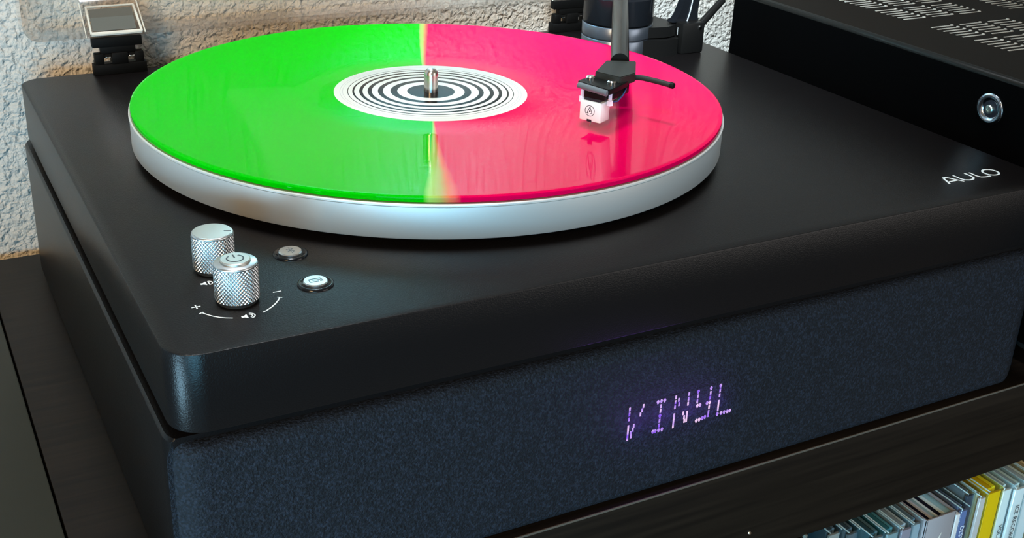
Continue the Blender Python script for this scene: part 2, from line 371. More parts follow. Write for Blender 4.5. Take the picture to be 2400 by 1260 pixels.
# LED words: dot-matrix letters glowing through the grille cloth
glyph = {
    'V': [(0, 0), (0, 1), (0, 2), (0, 3.6), (0, 4.4), (0, 5.2), (0, 6), (4, 0), (3.7, .8), (3.3, 1.6), (1.6, 3.6), (1.4, 4.4), (0.9, 5), (1, 5.7)],
    'I': [(1, 0), (2, 0), (3, 0), (2, 1), (2, 2), (2, 3), (2, 4), (2, 5), (1, 6), (2, 6), (3, 6), (0.3, 6)],
    'N': [(0, 0), (0, 1), (0, 2), (0, 3.7), (0, 4.5), (0, 5.3), (0, 6), (1, .7), (1.2, 1.6), (2.8, 3.8), (3.2, 4.7), (3.4, 5.5), (4, 0), (4, 1), (4, 2), (4, 3.9), (4, 4.7), (4, 5.5)],
    'Y': [(0, 0), (0, 1), (0, 2), (0.2, 3), (1, 3), (3.2, 3), (4, 3), (4, 0), (4, 1), (4, 2), (4, 4), (4, 5), (4, 5.7), (0.4, 6.2), (1.3, 6.1), (2.2, 6), (3, 5.9)],
    'L': [(0, 0), (0, 1), (0, 2), (0, 3.4), (0, 4.2), (0, 5), (0, 6), (1.2, 6), (2.2, 6), (3.2, 6), (4, 6)]}
disp = N(); box(disp, 6, 67, Y0 - 0.05, Y0 + 0.3, -85, -65.5, 0.02)
disp = mk('display_window', disp, CLOTH, rp, label='violet dot-matrix display lettering under the cloth')
for ch, xc in zip('VINYL', (9.2, 22.0, 33.2, 45.2, 57.4)):
    bm = N()
    for cx, cz in glyph[ch]:
        x = xc + cx * 1.75; z = -67.4 - cz * 2.45
        box(bm, x - 0.44, x + 0.44, Y0 - 0.22, Y0 - 0.06, z - 0.95, z + 0.95, 0.05)
        if cz in (0, 6, 6.2, 6.1, 5.9, 3) and ch in 'ILY' : box(bm, x - 0.75, x + 0.75, Y0 - 0.2, Y0 - 0.06, z - 0.3, z + 0.5, 0.05)
    mk('lit_letter', bm, LED, disp)
for xc in (14, 28, 42, 56):
    d = bpy.data.lights.new('display_glow', 'POINT'); d.energy = 0.006; d.color = (0.35, 0.12, 1.0); d.shadow_soft_size = 0.002
    o = bpy.data.objects.new('display_glow', d); COL.objects.link(o); o.location = Vector((xc, Y0 - 6, -76 + ZF)) * S

# platter
bm = N(); lathe(bm, [(70, 0), (70, 4.2)], (0, 0, 0), 48); mk('sub_platter', bm, PLASTIC, rp)
bm = N(); lathe(bm, [(146, 4.0), (149.6, 4.0), (150.1, 4.6), (150.1, 18.1), (149.0, 18.3), (148.5, 19.5), (147.5, 19.6), (10, 19.6)], (0, 0, 0), 220); pl = mk('platter', bm, ALU, rp, ang=50)
bm = N(); lathe(bm, [(149.0, 18.2), (150.1, 18.2), (150.45, 18.6), (150.4, 19.2), (149.9, 19.6), (148.4, 19.62)], (0, 0, 0), 220, cap=False); mk('platter_lip', bm, mat('polished_lip', (0.60, 0.62, 0.61), 0.45, 0.5), pl, label='bright polished lip of the platter')
bm = N(); lathe(bm, [(3.65, 19.5), (3.65, 31.0), (3.3, 33.0), (2.3, 34.3), (0.9, 34.9)], (0, 0, 0), 40); mk('spindle', bm, STEEL, rp, ang=50)

# knobs
def knob(cx, cy, h, R0, ringed):
    n, nz = 36 * 8, 84; L = []
    z0, z1 = 1.2, h
    def tri(v): v = v % 1.0; return 1 - abs(2 * v - 1)
    prof = [(R0 - 1.2, 0.9, 0), (R0 - 0.5, 1.0, 0), (R0 - 0.15, 1.35, 0)]
    for j in range(nz + 1):
        z = 1.7 + (z1 - 1.7 - 1.1) * j / nz; prof.append((R0 - 0.28, z, 1))
    prof += [(R0 - 0.05, z1 - 1.0, 0), (R0, z1 - 0.75, 0), (R0 - 0.1, z1 - 0.35, 0), (R0 - 0.5, z1, 0)]
    for r_, z, k in prof:
        l = []
        for i in range(n):
            th = 2 * math.pi * i / n; r = r_
            if k:
                u = i / 8.0; v = z / 1.6
                r += 0.50 * min(tri(u + v), tri(u - v))
            l.append((cx + r * math.cos(th), cy + r * math.sin(th), z))
        L.append(l)
    bm = N(); loops(bm, L, True)
    return mk('knob', bm, ALUB, rp, ang=60)
kb = knob(-147.4, -120.8, 16.0, 8.0, False)
kb['label'] = 'knurled silver knob with plain top and dark pointer mark'
bm = N(); lathe(bm, [(7.45, 15.99), (7.45, 16.1), (7.0, 16.15), (0.1, 16.15)], (-147.4, -120.8, 0), 48); mk('knob_cap', bm, ALUW, kb)
bm = N(); ribbon(bm, [(-143.3, -122.4), (-140.8, -123.4)], 0.6, 16.1, 16.2); mk('pointer_mark', bm, INK, kb)
bm = N(); lathe(bm, [(7.2, 0.0), (7.2, 1.0)], (-147.4, -120.8, 0), 40); mk('knob_collar', bm, RUB, kb)
kb2 = knob(-147.0, -150.7, 15.9, 8.1, True)
kb2['label'] = 'knurled silver volume knob with a power button in its top'
c2 = (-147.0, -150.7, 0)
bm = N(); lathe(bm, [(7.55, 15.85), (6.0, 15.9), (5.9, 15.5)], c2, 48, cap=False); mk('knob_rim', bm, ALUW, kb2)
bm = N(); lathe(bm, [(5.6, 15.2), (5.6, 16.7), (5.2, 17.0), (0.1, 17.0)], c2, 48); mk('power_button', bm, ALUW, kb2)
bm = N(); ribbon(bm, [(c2[0] + 3.0 * math.cos(math.radians(a)), c2[1] + 3.0 * math.sin(math.radians(a))) for a in range(125, 416, 10)], 0.5, 17.0, 17.08)
ribbon(bm, [(c2[0], c2[1] + 0.6), (c2[0], c2[1] + 3.4)], 0.5, 17.0, 17.08); mk('power_symbol', bm, INK, kb2)
bm = N(); lathe(bm, [(7.2, 0.0), (7.2, 1.0)], c2, 40); mk('knob_collar', bm, RUB, kb2)

# push buttons
def pbutton(cx, cy, strokes, lab):
    bm = N(); lathe(bm, [(7.1, 0), (7.0, 0.55), (6.5, 0.95), (5.9, 0.9), (5.3, 0.45), (4.9, 0.3), (0.1, 0.3)], (cx, cy, 0), 56)
    r = mk('button_ring', bm, GLOSSB, rp, ang=70, label=lab)
    bm = N(); lathe(bm, [(4.75, 0.2), (4.75, 1.3), (4.4, 1.7), (0.1, 1.75)], (cx, cy, 0), 48); mk('button_cap', bm, ALUB, r, ang=30)
    bm = N()
    for st in strokes: ribbon(bm, [(cx + x, cy + y) for x, y in st], 0.36, 1.74, 1.82)
    mk('button_symbol', bm, mat('engraved_grey', (0.10, 0.13, 0.15), 0.5), r)
pbutton(-116.2, -119.0, [[(-1.3, 1.3), (1.3, -1.2), (0, -2.6), (0, 2.6), (1.3, 1.2), (-1.3, -1.3)]], 'round push button with a wireless symbol')
pbutton(-116.3, -149.3, [[(0.9, -1.2), (-2.4, -1.2), (-2.4, 1.2), (1.2, 1.2)], [(-1.2, 0.0), (2.3, 0.0)], [(1.2, 1.2), (2.2, 1.2), (2.6, -1.2), (1.4, -1.2)]], 'round push button with an input symbol')

# printing on the plinth top
bm = N(); T = 0.0; U = 0.08
ribbon(bm, [(-161.7, -155.1), (-160.2, -157.6), (-158.6, -159.8), (-156.7, -161.6), (-154.8, -162.9), (-152.6, -164.0)], 0.5, T, U)
ribbon(bm, [(-162.6, -156.0), (-160.9, -155.2)], 0.5, T, U)
ribbon(bm, [(-141.5, -163.9), (-139.8, -163.0), (-137.4, -161.2), (-135.2, -159.0), (-133.4, -156.7), (-132.1, -154.5)], 0.5, T, U)
ribbon(bm, [(-133.0, -154.2), (-131.4, -155.2)], 0.5, T, U)
ribbon(bm, [(-163.9, -150.1), (-160.6, -150.1)], 0.5, T, U); ribbon(bm, [(-162.2, -148.5), (-162.2, -151.8)], 0.5, T, U)
ribbon(bm, [(-133.2, -149.7), (-130.0, -149.7)], 0.5, T, U)
mk('volume_markings', bm, WHITEP, rp, label='white printed plus, minus and volume arc')
def spk(dx, dy, big):
    bm = N()
    prism(bm, [(dx - 2.6, dy - 0.6), (dx - 2.6, dy + 0.6), (dx - 1.6, dy + 0.6), (dx - 0.4, dy + 1.6), (dx - 0.4, dy - 1.6), (dx - 1.6, dy - 0.6)][::-1], T, U)
    for r in ((1.1, 2.0) if big else (1.6,)):
        ribbon(bm, [(dx + 0.3 + r * math.cos(math.radians(a)), dy + r * math.sin(math.radians(a))) for a in range(-80, 81, 16)], 0.45, T, U)
    if not big: ribbon(bm, [(dx + 0.55, dy - 1.6), (dx + 0.55, dy + 1.6)], 0.45, T, U)
    mk('speaker_symbol', bm, WHITEP, rp)
spk(-153.3, -132.2, False); spk(-147.0, -164.6, True)
bm = N()
def st(p): return [(x, y) for x, y in p]
ribbon(bm, [(202.7, -165.6), (206.0, -158.2), (207.9, -158.2), (212.3, -165.9)], 1.0, T, U)
ribbon(bm, [(204.6, -163.4), (210.0, -163.4)], 0.9, T, U)
ribbon(bm, [(213.6, -157.4), (213.5, -162.6), (214.5, -164.6), (216.6, -165.5), (219.2, -165.3), (220.9, -164.0), (221.6, -161.8), (221.6, -157.4)], 1.0, T, U)
ribbon(bm, [(224.7, -157.6), (224.5, -162.4), (225.4, -164.6), (227.7, -165.4), (231.2, -165.4)], 1.0, T, U)
ribbon(bm, [(235.6 + 4.1 * math.cos(math.radians(a)), -161.5 + 4.0 * math.sin(math.radians(a))) for a in range(0, 360, 15)], 1.0, T, U, closed=True)
mk('maker_lettering', bm, WHITEP, rp, label='white printed lettering AULO')

# hinges
def hinge(x0, lab):
    x1 = x0 + 30.5; y = 168.0
    bm = N(); box(bm, x0, x1, y, y + 7.3, 0, 6.2, 0.4)
    h = mk('hinge', bm, HBLACK, rp, label=lab)
    bm = N(); box(bm, x0 + 1.2, x0 + 6.4, y + .5, y + 6, 6.0, 12.6, 0.5); mk('knuckle', bm, HBLACK, h)
    bm = N(); box(bm, x1 - 6.4, x1 - 1.2, y + .5, y + 6, 6.0, 12.6, 0.5); mk('knuckle', bm, HBLACK, h)
    bm = N(); box(bm, x0 + 10.5, x1 - 10.5, y - .5, y + 6.5, 6.0, 12.8, 0.6); mk('spring_box', bm, HBLACK, h)
    for xx in (x0 + 7.4, x1 - 9.4):
        bm = N(); prism(bm, [(xx - 1.2, y + .4), (xx + 3.0, y + .4), (xx + 3.0, y + 2), (xx + 1, y + 2)], 6.6, 8.0); box(bm, xx - .2, xx + 2.8, y + .6, y + 2.4, 9.6, 10.6, 0.3); mk('spring_end', bm, CHROME, h, label='bright steel spring end')
    bm = N(); rod(bm, (x0 + 1.5, y + 3, 11), (x1 - 1.5, y + 3, 11), 1.5, 12); mk('pin', bm, HBLACK, h)
    bm = N(); box(bm, x0 + 0.4, x1 - 1.6, y + .8, y + 6.2, 16.2, 22.0, 0.4); box(bm, x0 + 5.0, x1 - 5.6, y + 1.2, y + 6.0, 12.4, 16.4, 0.3); mk('upper_leaf', bm, HBLACK, h)
    return x0, x1
hinge(-139.5, 'left hinge with bright springs'); hinge(171.0, 'right hinge beside the tonearm')

# tonearm
lx, ly = 187.0, 112.0
bm = N(); lathe(bm, [(23.4, 0), (23.4, 10.6), (23.1, 11.0), (22.6, 11.2), (22.6, 11.9)], (lx, ly, 0), 72)
RING_SHEEN = mat('ring_sheen_blue', (0.16, 0.19, 0.24), 0.3, 0.9)  # blue-grey colour stands for the window reflected in gloss black rings
ta = mk('tonearm', bm, RING_SHEEN, rp, ang=40, label='black straight tonearm with a white cartridge')
bm = N(); lathe(bm, [(22.8, 11.7), (23.4, 12.0), (23.4, 19.2), (23.0, 19.7), (21.5, 19.8)], (lx, ly, 0), 72); mk('height_collar', bm, RING_SHEEN, ta, ang=40)
bm = N(); lathe(bm, [(21.5, 19.6), (22.0, 20.6), (23.2, 20.9), (23.4, 22.0), (23.4, 37.4), (22.4, 38.4), (2, 38.4)], (lx, ly, 0), 72); mk('pivot_housing', bm, GLOSSB, ta, ang=40)
bm = N(); prism(bm, [(lx + 4, ly - 22), (lx + 22, ly - 26), (lx + 33, ly - 24), (lx + 40, ly - 12), (lx + 38, ly + 6), (lx + 24, ly + 18), (lx + 4, ly + 20)], 0, 11); mk('base_wing', bm, PLASTIC, ta)
bm = N(); prism(bm, [(lx + 8, ly - 20), (lx + 24, ly - 23), (lx + 33, ly - 20), (lx + 37, ly - 10), (lx + 34, ly + 6), (lx + 22, ly + 14), (lx + 8, ly + 16)], 12, 19.0); mk('lift_platform', bm, PLASTIC, ta)
bm = N(); rod(bm, (lx + 34.2, ly - 21, 12.5), (lx + 34.2, ly - 21, 17.6), 0.7, 10); mk('platform_glint', bm, CHROME, ta)  # small upright glint modelled as a chrome rod
bm = N(); box(bm, 222.5, 240.5, 87.0, 106.0, 0, 20.5, 1.2); mk('rest_post', bm, PLASTIC, ta)
# curved arm-rest upright
bm = N(); L = []
for z, xa, xb in ((20.0, 219, 240), (22, 222.0, 239.5), (25, 224, 239), (30, 226, 239.2), (36, 228, 240), (42, 229, 243), (50, 229, 246), (58, 228, 248)):
    L.append([(xa, 94.5, z), (xb, 94.5, z), (xb, 101, z), (xa, 101, z)])
loops(bm, L); mk('arm_rest', bm, GLOSSB, ta, ang=50)
bm = N(); pipe(bm, [(230.4, 93.9, 20.5), (232.0, 93.9, 26), (233.2, 93.9, 33), (234.0, 93.9, 42), (234.3, 93.9, 55)], 0.45, 6); mk('rest_highlight', bm, mat('highlight_grey', (0.35, 0.38, 0.42), 0.3), ta, label='pale rib drawn for the highlight on the arm rest')  # highlight line of the upright modelled as a pale rib
bm = N(); rod(bm, (240.0, 92, 17.5), (262.5, 99, 31.5), 2.6, 14, 2.4, 0.5); mk('cueing_lever', bm, PLASTIC, ta)
bm = N(); lathe(bm, [(0.1, 1.0), (1.0, 0.9), (1.3, 0)], (236.2, 87.0, 17.2), 14, (0, -1, 0)); mk('lever_screw', bm, CHROME, ta)
bm = N(); rod(bm, (187.5, 112.5, 38), (187.5, 112.5, 58), 12, 40, 12, 1); mk('gimbal', bm, GLOSSB, ta)
# tube
d = Vector((0.530, 0.848, 0.008))
bm = N(); p0 = Vector((77.0, -57.5, 45.0)); p1 = Vector((187.0, 112.0, 46.4))
dd = (p1 - p0)
pipe(bm, [p0, p0 + dd * .25, p0 + dd * .5, p0 + dd * .8, p1 + dd * .02], 4.75, 28); mk('arm_tube', bm, TUBE, ta)
bm = N(); rod(bm, p1 + dd.normalized() * 14, p1 + dd.normalized() * 46, 19, 48, 19, 1.2); mk('counterweight', bm, GLOSSB, ta)
bm = N(); rod(bm, p1, p1 + dd.normalized() * 16, 5, 24); mk('rear_stub', bm, GLOSSB, ta)
# headshell, aligned 28 degrees
u = Vector((math.cos(math.radians(28)), math.sin(math.radians(28)), 0)); wv = Vector((u.y, -u.x, 0)); O = Vector((43, -76.8, 0))
def hp(k, m_): p = O + u * k + wv * m_; return (p.x, p.y)
def hb(bm, k0, k1, m0, m1, z0, z1, e=0.3):
    b2 = N(); box(b2, k0, k1, m0, m1, z0, z1, e)
    mp = {}
    for v in b2.verts: mp[v] = bm.verts.new(O + u * v.co.x + wv * v.co.y + Vector((0, 0, v.co.z)))
    for f in b2.faces: bm.faces.new([mp[v] for v in f.verts])
    b2.free(); return bm
bm = N(); prism(bm, [(69.7, -56.3), (83.0, -63.0), (70.4, -81.5), (59.3, -85.3), (53.5, -72.0)], 42.0, 46.6)
bmesh.ops.bevel(bm, geom=bm.edges[:], offset=0.4, segments=2, affect='EDGES')
hs = mk('headshell', bm, PLASTICM, ta, ang=40)
bm = N(); prism(bm, [hp(0.4, -1.6), hp(1.6, -2.8), hp(4, -3.0), hp(22, 1), hp(26, 12), hp(16, 16.5), hp(0, 17.2), hp(-2.8, 16.6)], 41.0, 43.6)
bmesh.ops.bevel(bm, geom=bm.edges[:], offset=0.3, segments=2, affect='EDGES'); mk('mounting_plate', bm, PLASTIC, hs)
bm = N(); a = hp(-0.2, -1.4); b_ = hp(-3.3, 16.2); rod(bm, (a[0], a[1], 42.1), (b_[0], b_[1], 41.9), 1.5, 12, 1.5, 0.4); mk('front_bar', bm, mat('grey_bar', (0.09, 0.10, 0.11), 0.3), hs)
bm = N(); hb(bm, 6, 22, 2.5, 14.5, 36.2, 41.2, 1.0); mk('shell_body', bm, PLASTIC, hs)
bm = N(); hb(bm, 1.0, 6.2, 1.2, 12.2, 36.4, 41.2, 0.4); mk('cartridge_mount', bm, PLASTIC, hs)
for (k, m_) in ((8.6, 0.0), (8.2, 12.0)):
    p = hp(k, m_); bm = N(); lathe(bm, [(2.3, 43.3), (2.3, 44.4), (1.7, 44.9), (0.1, 44.7)], (p[0], p[1], 0), 18); mk('screw', bm, CHROME, hs)
for (k, m_, r) in ((2.6, -0.6, 1.5), (5.4, 13.2, 1.6)):
    p = hp(k, m_); bm = N(); lathe(bm, [(r, 33.6), (r, 36.0), (r * .6, 36.1), (r * .6, 40.8)], (p[0], p[1], 0), 6); mk('nut', bm, mat('pale_nut', (0.75, 0.66, 0.74), 0.25), hs)
bm = N(); hb(bm, 0, 8.8, 0, 11.6, 25.4, 35.2, 0.5)
ct = mk('cartridge', bm, WHITE, ta, ang=30, label='white cartridge with a round printed emblem')
bm = N(); hb(bm, 0.9, 8.6, 1.6, 10.2, 35.1, 36.6, 0.3); mk('cartridge_top', bm, INK, ct)
bm = N(); hb(bm, -0.05, 4, 4.2, 6.8, 25.2, 26.4, 0.05); mk('stylus_notch', bm, INK, ct)
p = hp(2.0, 5.8); q = hp(0.6, 5.8); bm = N(); rod(bm, (p[0], p[1], 26.0), (q[0], q[1], 23.2), 0.3, 8, 0.2); mk('stylus', bm, CHROME, ct)
# emblem on the front face: ring and an A-shaped triangle
def face_pt(m_, z): p = hp(-0.06, m_); return (p[0], p[1], z)
bm = N()
def fstroke(bm, pts, wd, closed=False):
    b2 = N(); ribbon(b2, pts, wd, 0, 0.07, closed); mp = {}
    for v in b2.verts:
        p = O + wv * v.co.x - u * (v.co.z + 0.01); mp[v] = bm.verts.new((p.x, p.y, v.co.y))
    for f in b2.faces: bm.faces.new([mp[v] for v in f.verts])
    b2.free()
fstroke(bm, [(5.6 + 2.55 * math.cos(math.radians(a)), 30.6 + 2.55 * math.sin(math.radians(a))) for a in range(0, 360, 15)], 0.26, True)
fstroke(bm, [(5.6, 32.6), (4.1, 29.2)], 0.3); fstroke(bm, [(5.6, 32.6), (7.0, 29.2)], 0.3); fstroke(bm, [(4.1, 29.3), (5.0, 29.3)], 0.3); fstroke(bm, [(6.0, 29.3), (7.0, 29.3)], 0.3)
fstroke(bm, [(5.5, 30.7), (5.8, 30.1)], 0.7); mk('emblem', bm, INK, ct)
# finger lift and lead wires
bm = N(); pipe(bm, [(75.0, -71.5, 41.5), (78.0, -77.0, 42.2), (81.6, -84.0, 42.0), (85.0, -91.0, 41.6)], 1.35, 12); mk('finger_lift', bm, PLASTICM, hs)
bm = N(); rod(bm, (84.8, -90.6, 41.6), (85.7, -92.5, 41.5), 1.6, 12, 1.5, 0.3); mk('finger_lift_tip', bm, PLASTIC, hs)
wc = (('red', (0.5, 0.02, 0.02)), ('white', (0.75, 0.72, 0.7)), ('green', (0.03, 0.12, 0.05)), ('blue', (0.02, 0.04, 0.15)))
for i, (nm, c) in enumerate(wc):
    m0 = 13.6 + 0.5 * i
    pts = [(*hp(8.8, 3 + 2.4 * i), 34.0 - .2 * i), (*hp(11.5, 8 + 2 * i), 32.6 + .6 * i), (*hp(14, 12 + 1.1 * i), 34 + i), (*hp(17, m0), 37.5 + .6 * i), (*hp(20.5, 12.5 + .3 * i), 38.6 + .3 * i)]
    bm = N(); pipe(bm, pts, 0.4, 6); mk('lead_wire', bm, mat('wire_' + nm, c, 0.4), hs, label=nm + ' lead wire')

# clear dust cover, standing open behind the plinth
LX0, LX1, LZ0, LZ1 = -175.0, 252.2, 20.6, 372.0
lid = empty('dust_cover', (38.6, 185, LZ0), 'clear acrylic dust cover standing open on the two hinges behind the platter', 'dust cover')
def vloop(q, y, r): return [(x, y, z) for x, z in rr(LX0 + q, LX1 - q, LZ0 + q, LZ1 - q, r, 8)]
bm = N(); loops(bm, [vloop(0.6, 175.4, 8.5), vloop(0, 176, 9), vloop(0, 193, 9), vloop(3.2, 193, 6), vloop(3.2, 176, 6), vloop(2.6, 175.4, 6.6), vloop(0.6, 175.4, 8.5)], cap=False)
mk('rim_wall', bm, ACRYLE, lid)
bm = N(); loops(bm, [vloop(0, 193, 9), vloop(0, 196, 9)]); mk('cover_panel', bm, ACRYL, lid)
for x0 in (-141.5, 170.5):
    # moulded hinge pocket with the grey steel plate inside, leaning back
    x1 = x0 + 33
    bm = N(); L = []
    for x in (x0, x1):
        L.append([(x, 169.5, 22.2), (x, 175, 22.2), (x, 187, 38.5), (x, 183.5, 42.6), (x, 178, 38)])
    loops(bm, L); pk = mk('hinge_pocket', bm, ACRYLE, lid)
    bm = N(); L = []
    for x in (x0 + 3.8, x1 - 4.6):
        L.append([(x, 169.6, 26.0), (x, 170.4, 25.6), (x, 179.4, 36.2), (x, 178.6, 36.8)])
    loops(bm, L); mk('steel_plate', bm, GREYM, pk)
    bm = N()
    fr = [(x0 + 2.6, 168.7, 24.4), (x1 - 1.6, 168.7, 24.4), (x1 - 3.4, 179.6, 38.0), (x0 + 2.6, 179.6, 38.0)]
    for (a, b_), q in zip(zip(fr, fr[1:] + fr[:1]), (1.25, 0.75, 0.6, 0.6)): rod(bm, a, b_, q, 8)
    rod(bm, (x1 + 0.4, 169.2, 23.4), (x1 - 1.2, 182, 40.5), 0.45, 6); rod(bm, (x0 - 0.2, 169.2, 22.6), (x0 - 0.6, 182, 40.5), 0.3, 6)
    mk('pocket_edge', bm, mat('frosted_edge', (0.55, 0.55, 0.50), 0.3), pk, label='pale moulded edge around the steel plate')

# ------------------------------------------------------------------ the record
rec = empty('vinyl_record', (0, 0, 19.6), 'half neon-green, half hot-pink vinyl record on the platter', 'record')
bm = N(); lathe(bm, [(3.7, 19.7), (50, 19.7), (140, 19.9), (148.6, 19.8), (149.4, 20.3), (149.6, 21.2), (149.4, 22.2), (148.6, 22.65), (147.2, 22.55), (145.8, 22.2), (72.8, 22.15), (72.2, 22.0), (52, 22.0), (50.6, 22.3), (50.0, 22.35), (3.7, 22.35)], (0, 0, 0), 256, cap=False)
mk('disc', bm, VINYL, rec, ang=40)
bm = N(); lathe(bm, [(3.75, 22.36), (3.75, 22.5), (49.7, 22.5), (49.9, 22.4)], (0, 0, 0), 128, cap=False); mk('centre_label', bm, LABEL, rec, label='white label printed with black concentric rings')

# ------------------------------------------------------------------ receiver
RX0, RX1, RY0, RY1, RZ0, RZ1 = 281.2, 716.0, -208.0, 110.0, -104.0, 34.65
rc = empty('av_receiver', (500, -50, FT_), 'large black receiver with slotted vents in its top, right of the record player', 'receiver')
# top skin with real slots cut through it
cols = [329 + 25 * i + 21 * (i // 3) for i in range(15)]
rows = []
for base in (25.0 + 82, 58.9, 25.0, -23.2, -57.5, -105.2, -139.5):
    for k in range(6): rows.append(base - 4.98 * k)
rows = [y for y in rows if -195 < y < 104]
xs = [RX0 + 2.5]; ys = [RY0 + 2.5]
for c in cols: xs += [c, c + 19]
for y in sorted(rows): ys += [y - 1.15, y + 1.15]
xs = [x for x in xs if x < RX1 - 3] + [RX1 - 2.5]; ys.append(RY1 - 2.5)
bm = N(); grid = {}
def gv(i, j, z=RZ1):
    if (i, j, z) not in grid: grid[(i, j, z)] = bm.verts.new((xs[i], ys[j], z))
    return grid[(i, j, z)]
for i in range(len(xs) - 1):
    for j in range(len(ys) - 1):
        hole = (i % 2 == 1 and j % 2 == 1 and i < len(xs) - 1)
        if hole:   # walls of the slot
            c4 = [(i, j), (i + 1, j), (i + 1, j + 1), (i, j + 1)]
            for a, b_ in zip(c4, c4[1:] + c4[:1]): bm.faces.new((gv(*a), gv(*b_), gv(b_[0], b_[1], RZ1 - 1.0), gv(a[0], a[1], RZ1 - 1.0)))
        else: bm.faces.new((gv(i, j), gv(i + 1, j), gv(i + 1, j + 1), gv(i, j + 1)))
top = mk('top_cover', bm, RECV, rc, ang=30)
bm = N(); L = []
for z, q in ((RZ1, 2.5), (RZ1 - 0.1, 1.8), (RZ1 - 0.7, 0.6), (RZ1 - 1.8, 0.05), (RZ1 - 3.2, 0.0)):
    L.append([(RX0 + q, RY0 + q, z), (RX1 - q, RY0 + q, z), (RX1 - q, RY1 - q, z), (RX0 + q, RY1 - q, z)])
loops(bm, L, cap=False); mk('cover_edge', bm, mat('lit_case_edge', (0.006, 0.0065, 0.0062), 0.42, spec=0.15), rc, ang=80)  # bend coloured lighter than the top, for the light it catches
bm = N(); slab(bm, RX0, RX1, RY0, RY1, RZ0, RZ1 - 3.2, 0.4, 0.1, 1); mk('case', bm, RECS, rc)
# slot bars: one shared mesh, one object per slot
b0 = N(); slab(b0, 0.2, 18.6, -1.02, 1.02, -1.0, 0.10, 0.9, 0.45, 3); lathe(b0, [(1.15, 0.0), (1.1, 0.35), (0.6, 0.6), (0.1, 0.65)], (18.2, 0, 0), 10)
for v in b0.verts: v.co = v.co * S
sm = bpy.data.meshes.new('vent_slot'); b0.to_mesh(sm); b0.free(); sm.materials.append(SLOT)
for p_ in sm.polygons: p_.use_smooth = True
og = ORG[rc.name]; nslot = 0; rest = N()
for c in cols:
    for y in rows:
        if c < 480 and nslot < 300:
            o = bpy.data.objects.new('vent_slot', sm); COL.objects.link(o); o.parent = rc
            o.location = (Vector((c, y, RZ1)) - og) * S; nslot += 1
        else:
            box(rest, c + .2, c + 18.6, y - 1., y + 1., RZ1 - 1.0, RZ1 + 0.08, 0.3)
o = mk('far_vent_slots', rest, SLOT, rc); o['kind'] = 'stuff'
for x in (RX0 + 30, RX1 - 30):
    for y in (-160, 85):
        bm = N(); lathe(bm, [(14, 0), (15, 1), (15, 12.2)], (x, y, FT_), 28); mk('foot', bm, RUB, rc)
bm = N(); slab(bm, RX0 - 1, RX1 + 1, RY0 - 9, RY0, RZ0 - 2, RZ1 + 0.5, 1.2, 0.6, 3); fp = mk('front_panel', bm, PLASTIC, rc)
for x in (RX0 + 60, RX1 - 60):
    bm = N(); lathe(bm, [(21, 0), (21, 14), (20, 15), (1, 15)], (x, RY0 - 9, -30), 48, (0, -1, 0)); mk('dial', bm, GLOSSB, fp)
# countersunk case screw on the side
sx, sy, sz = RX0, -117.2, 15.0
bm = N(); lathe(bm, [(8.9, 0), (8.9, 0.9), (8.5, 1.3), (6.4, 1.5), (4.9, 0.5), (4.6, 0.1)], (sx, sy, sz), 56, (-1, 0, 0), cap=False); ws = mk('screw_washer', bm, mat('polished_washer', (0.45, 0.5, 0.58), 0.18, 1.0), rc, ang=70, label='polished cup washer on the receiver side')
bm = N(); lathe(bm, [(4.7, 0.0), (4.7, 0.3), (2.6, 0.4)], (sx, sy, sz), 36, (-1, 0, 0), cap=True); mk('screw_recess', bm, INK, ws)
bm = N(); lathe(bm, [(2.5, 0.3), (2.5, 1.4), (2.0, 2.0), (1.1, 2.1), (0.9, 1.5), (0.1, 1.5)], (sx, sy, sz), 24, (-1, 0, 0)); mk('screw_head', bm, mat('screw_zinc', (0.5, 0.58, 0.55), 0.35, 1.0), ws)

# ------------------------------------------------------------------ compact-disc row in the cubby
ZT = -199.9; ZB = -324.9
def cdmat(n, c, r=0.35): return mat('spine_' + n, c, r)
def jewel(x0, x1, yf, ztop, spine, label, txt=None, tray=(0.45, 0.55, 0.58), txtcol=INK, depth=142, wallc=CASEP, zb=ZB, inset=1.0):
    t = empty('cd_case', ((x0 + x1) / 2, yf + depth / 2, zb), label, 'CD case', 'compact-disc cases in the cabinet')
    ztop = zb + (ztop - ZB)
    bm = N(); box(bm, x0 + .15, x1 - .15, yf, yf + depth, zb, ztop, 0.35); mk('shell', bm, wallc, t)
    bm = N(); box(bm, x0 + inset, x1 - inset, yf + 0.8, yf + 2.4, zb + 2, ztop - 3.0, 0.15); s = mk('spine_card', bm, spine, t)
    bm = N(); box(bm, x0 + 1.2, x0 + (x1 - x0) * .55, yf + 4, yf + depth - 3, zb + 2, ztop - 1.6, 0.1); mk('tray', bm, cdmat('tray', tray, 0.4), t)
    bm = N(); box(bm, x0 + (x1 - x0) * .68, x1 - 1.2, yf + 5, yf + depth - 8, zb + 2.5, ztop - 2.4, 0.1); mk('booklet', bm, cdmat('booklet', tuple(min(1, c * 1.6 + .05) for c in tray), 0.6), t)
    # bright moulded edges of the lid and base
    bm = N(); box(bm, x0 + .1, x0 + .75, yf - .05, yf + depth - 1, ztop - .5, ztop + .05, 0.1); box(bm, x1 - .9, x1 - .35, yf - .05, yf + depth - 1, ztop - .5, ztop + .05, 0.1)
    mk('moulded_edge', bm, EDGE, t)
    if txt:
        xm = (x0 + x1) / 2
        text_mesh(txt[0], txt[1], t, 'spine_lettering', lambda X, Y, Z: (xm + Y * 1.0, yf - 0.02 - Z * .2, zb + (txt[2] - ZB) - X), txtcol)
    return t
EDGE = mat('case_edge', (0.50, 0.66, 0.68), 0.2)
card = cdmat('grey_sleeve', (0.20, 0.21, 0.20), 0.5)
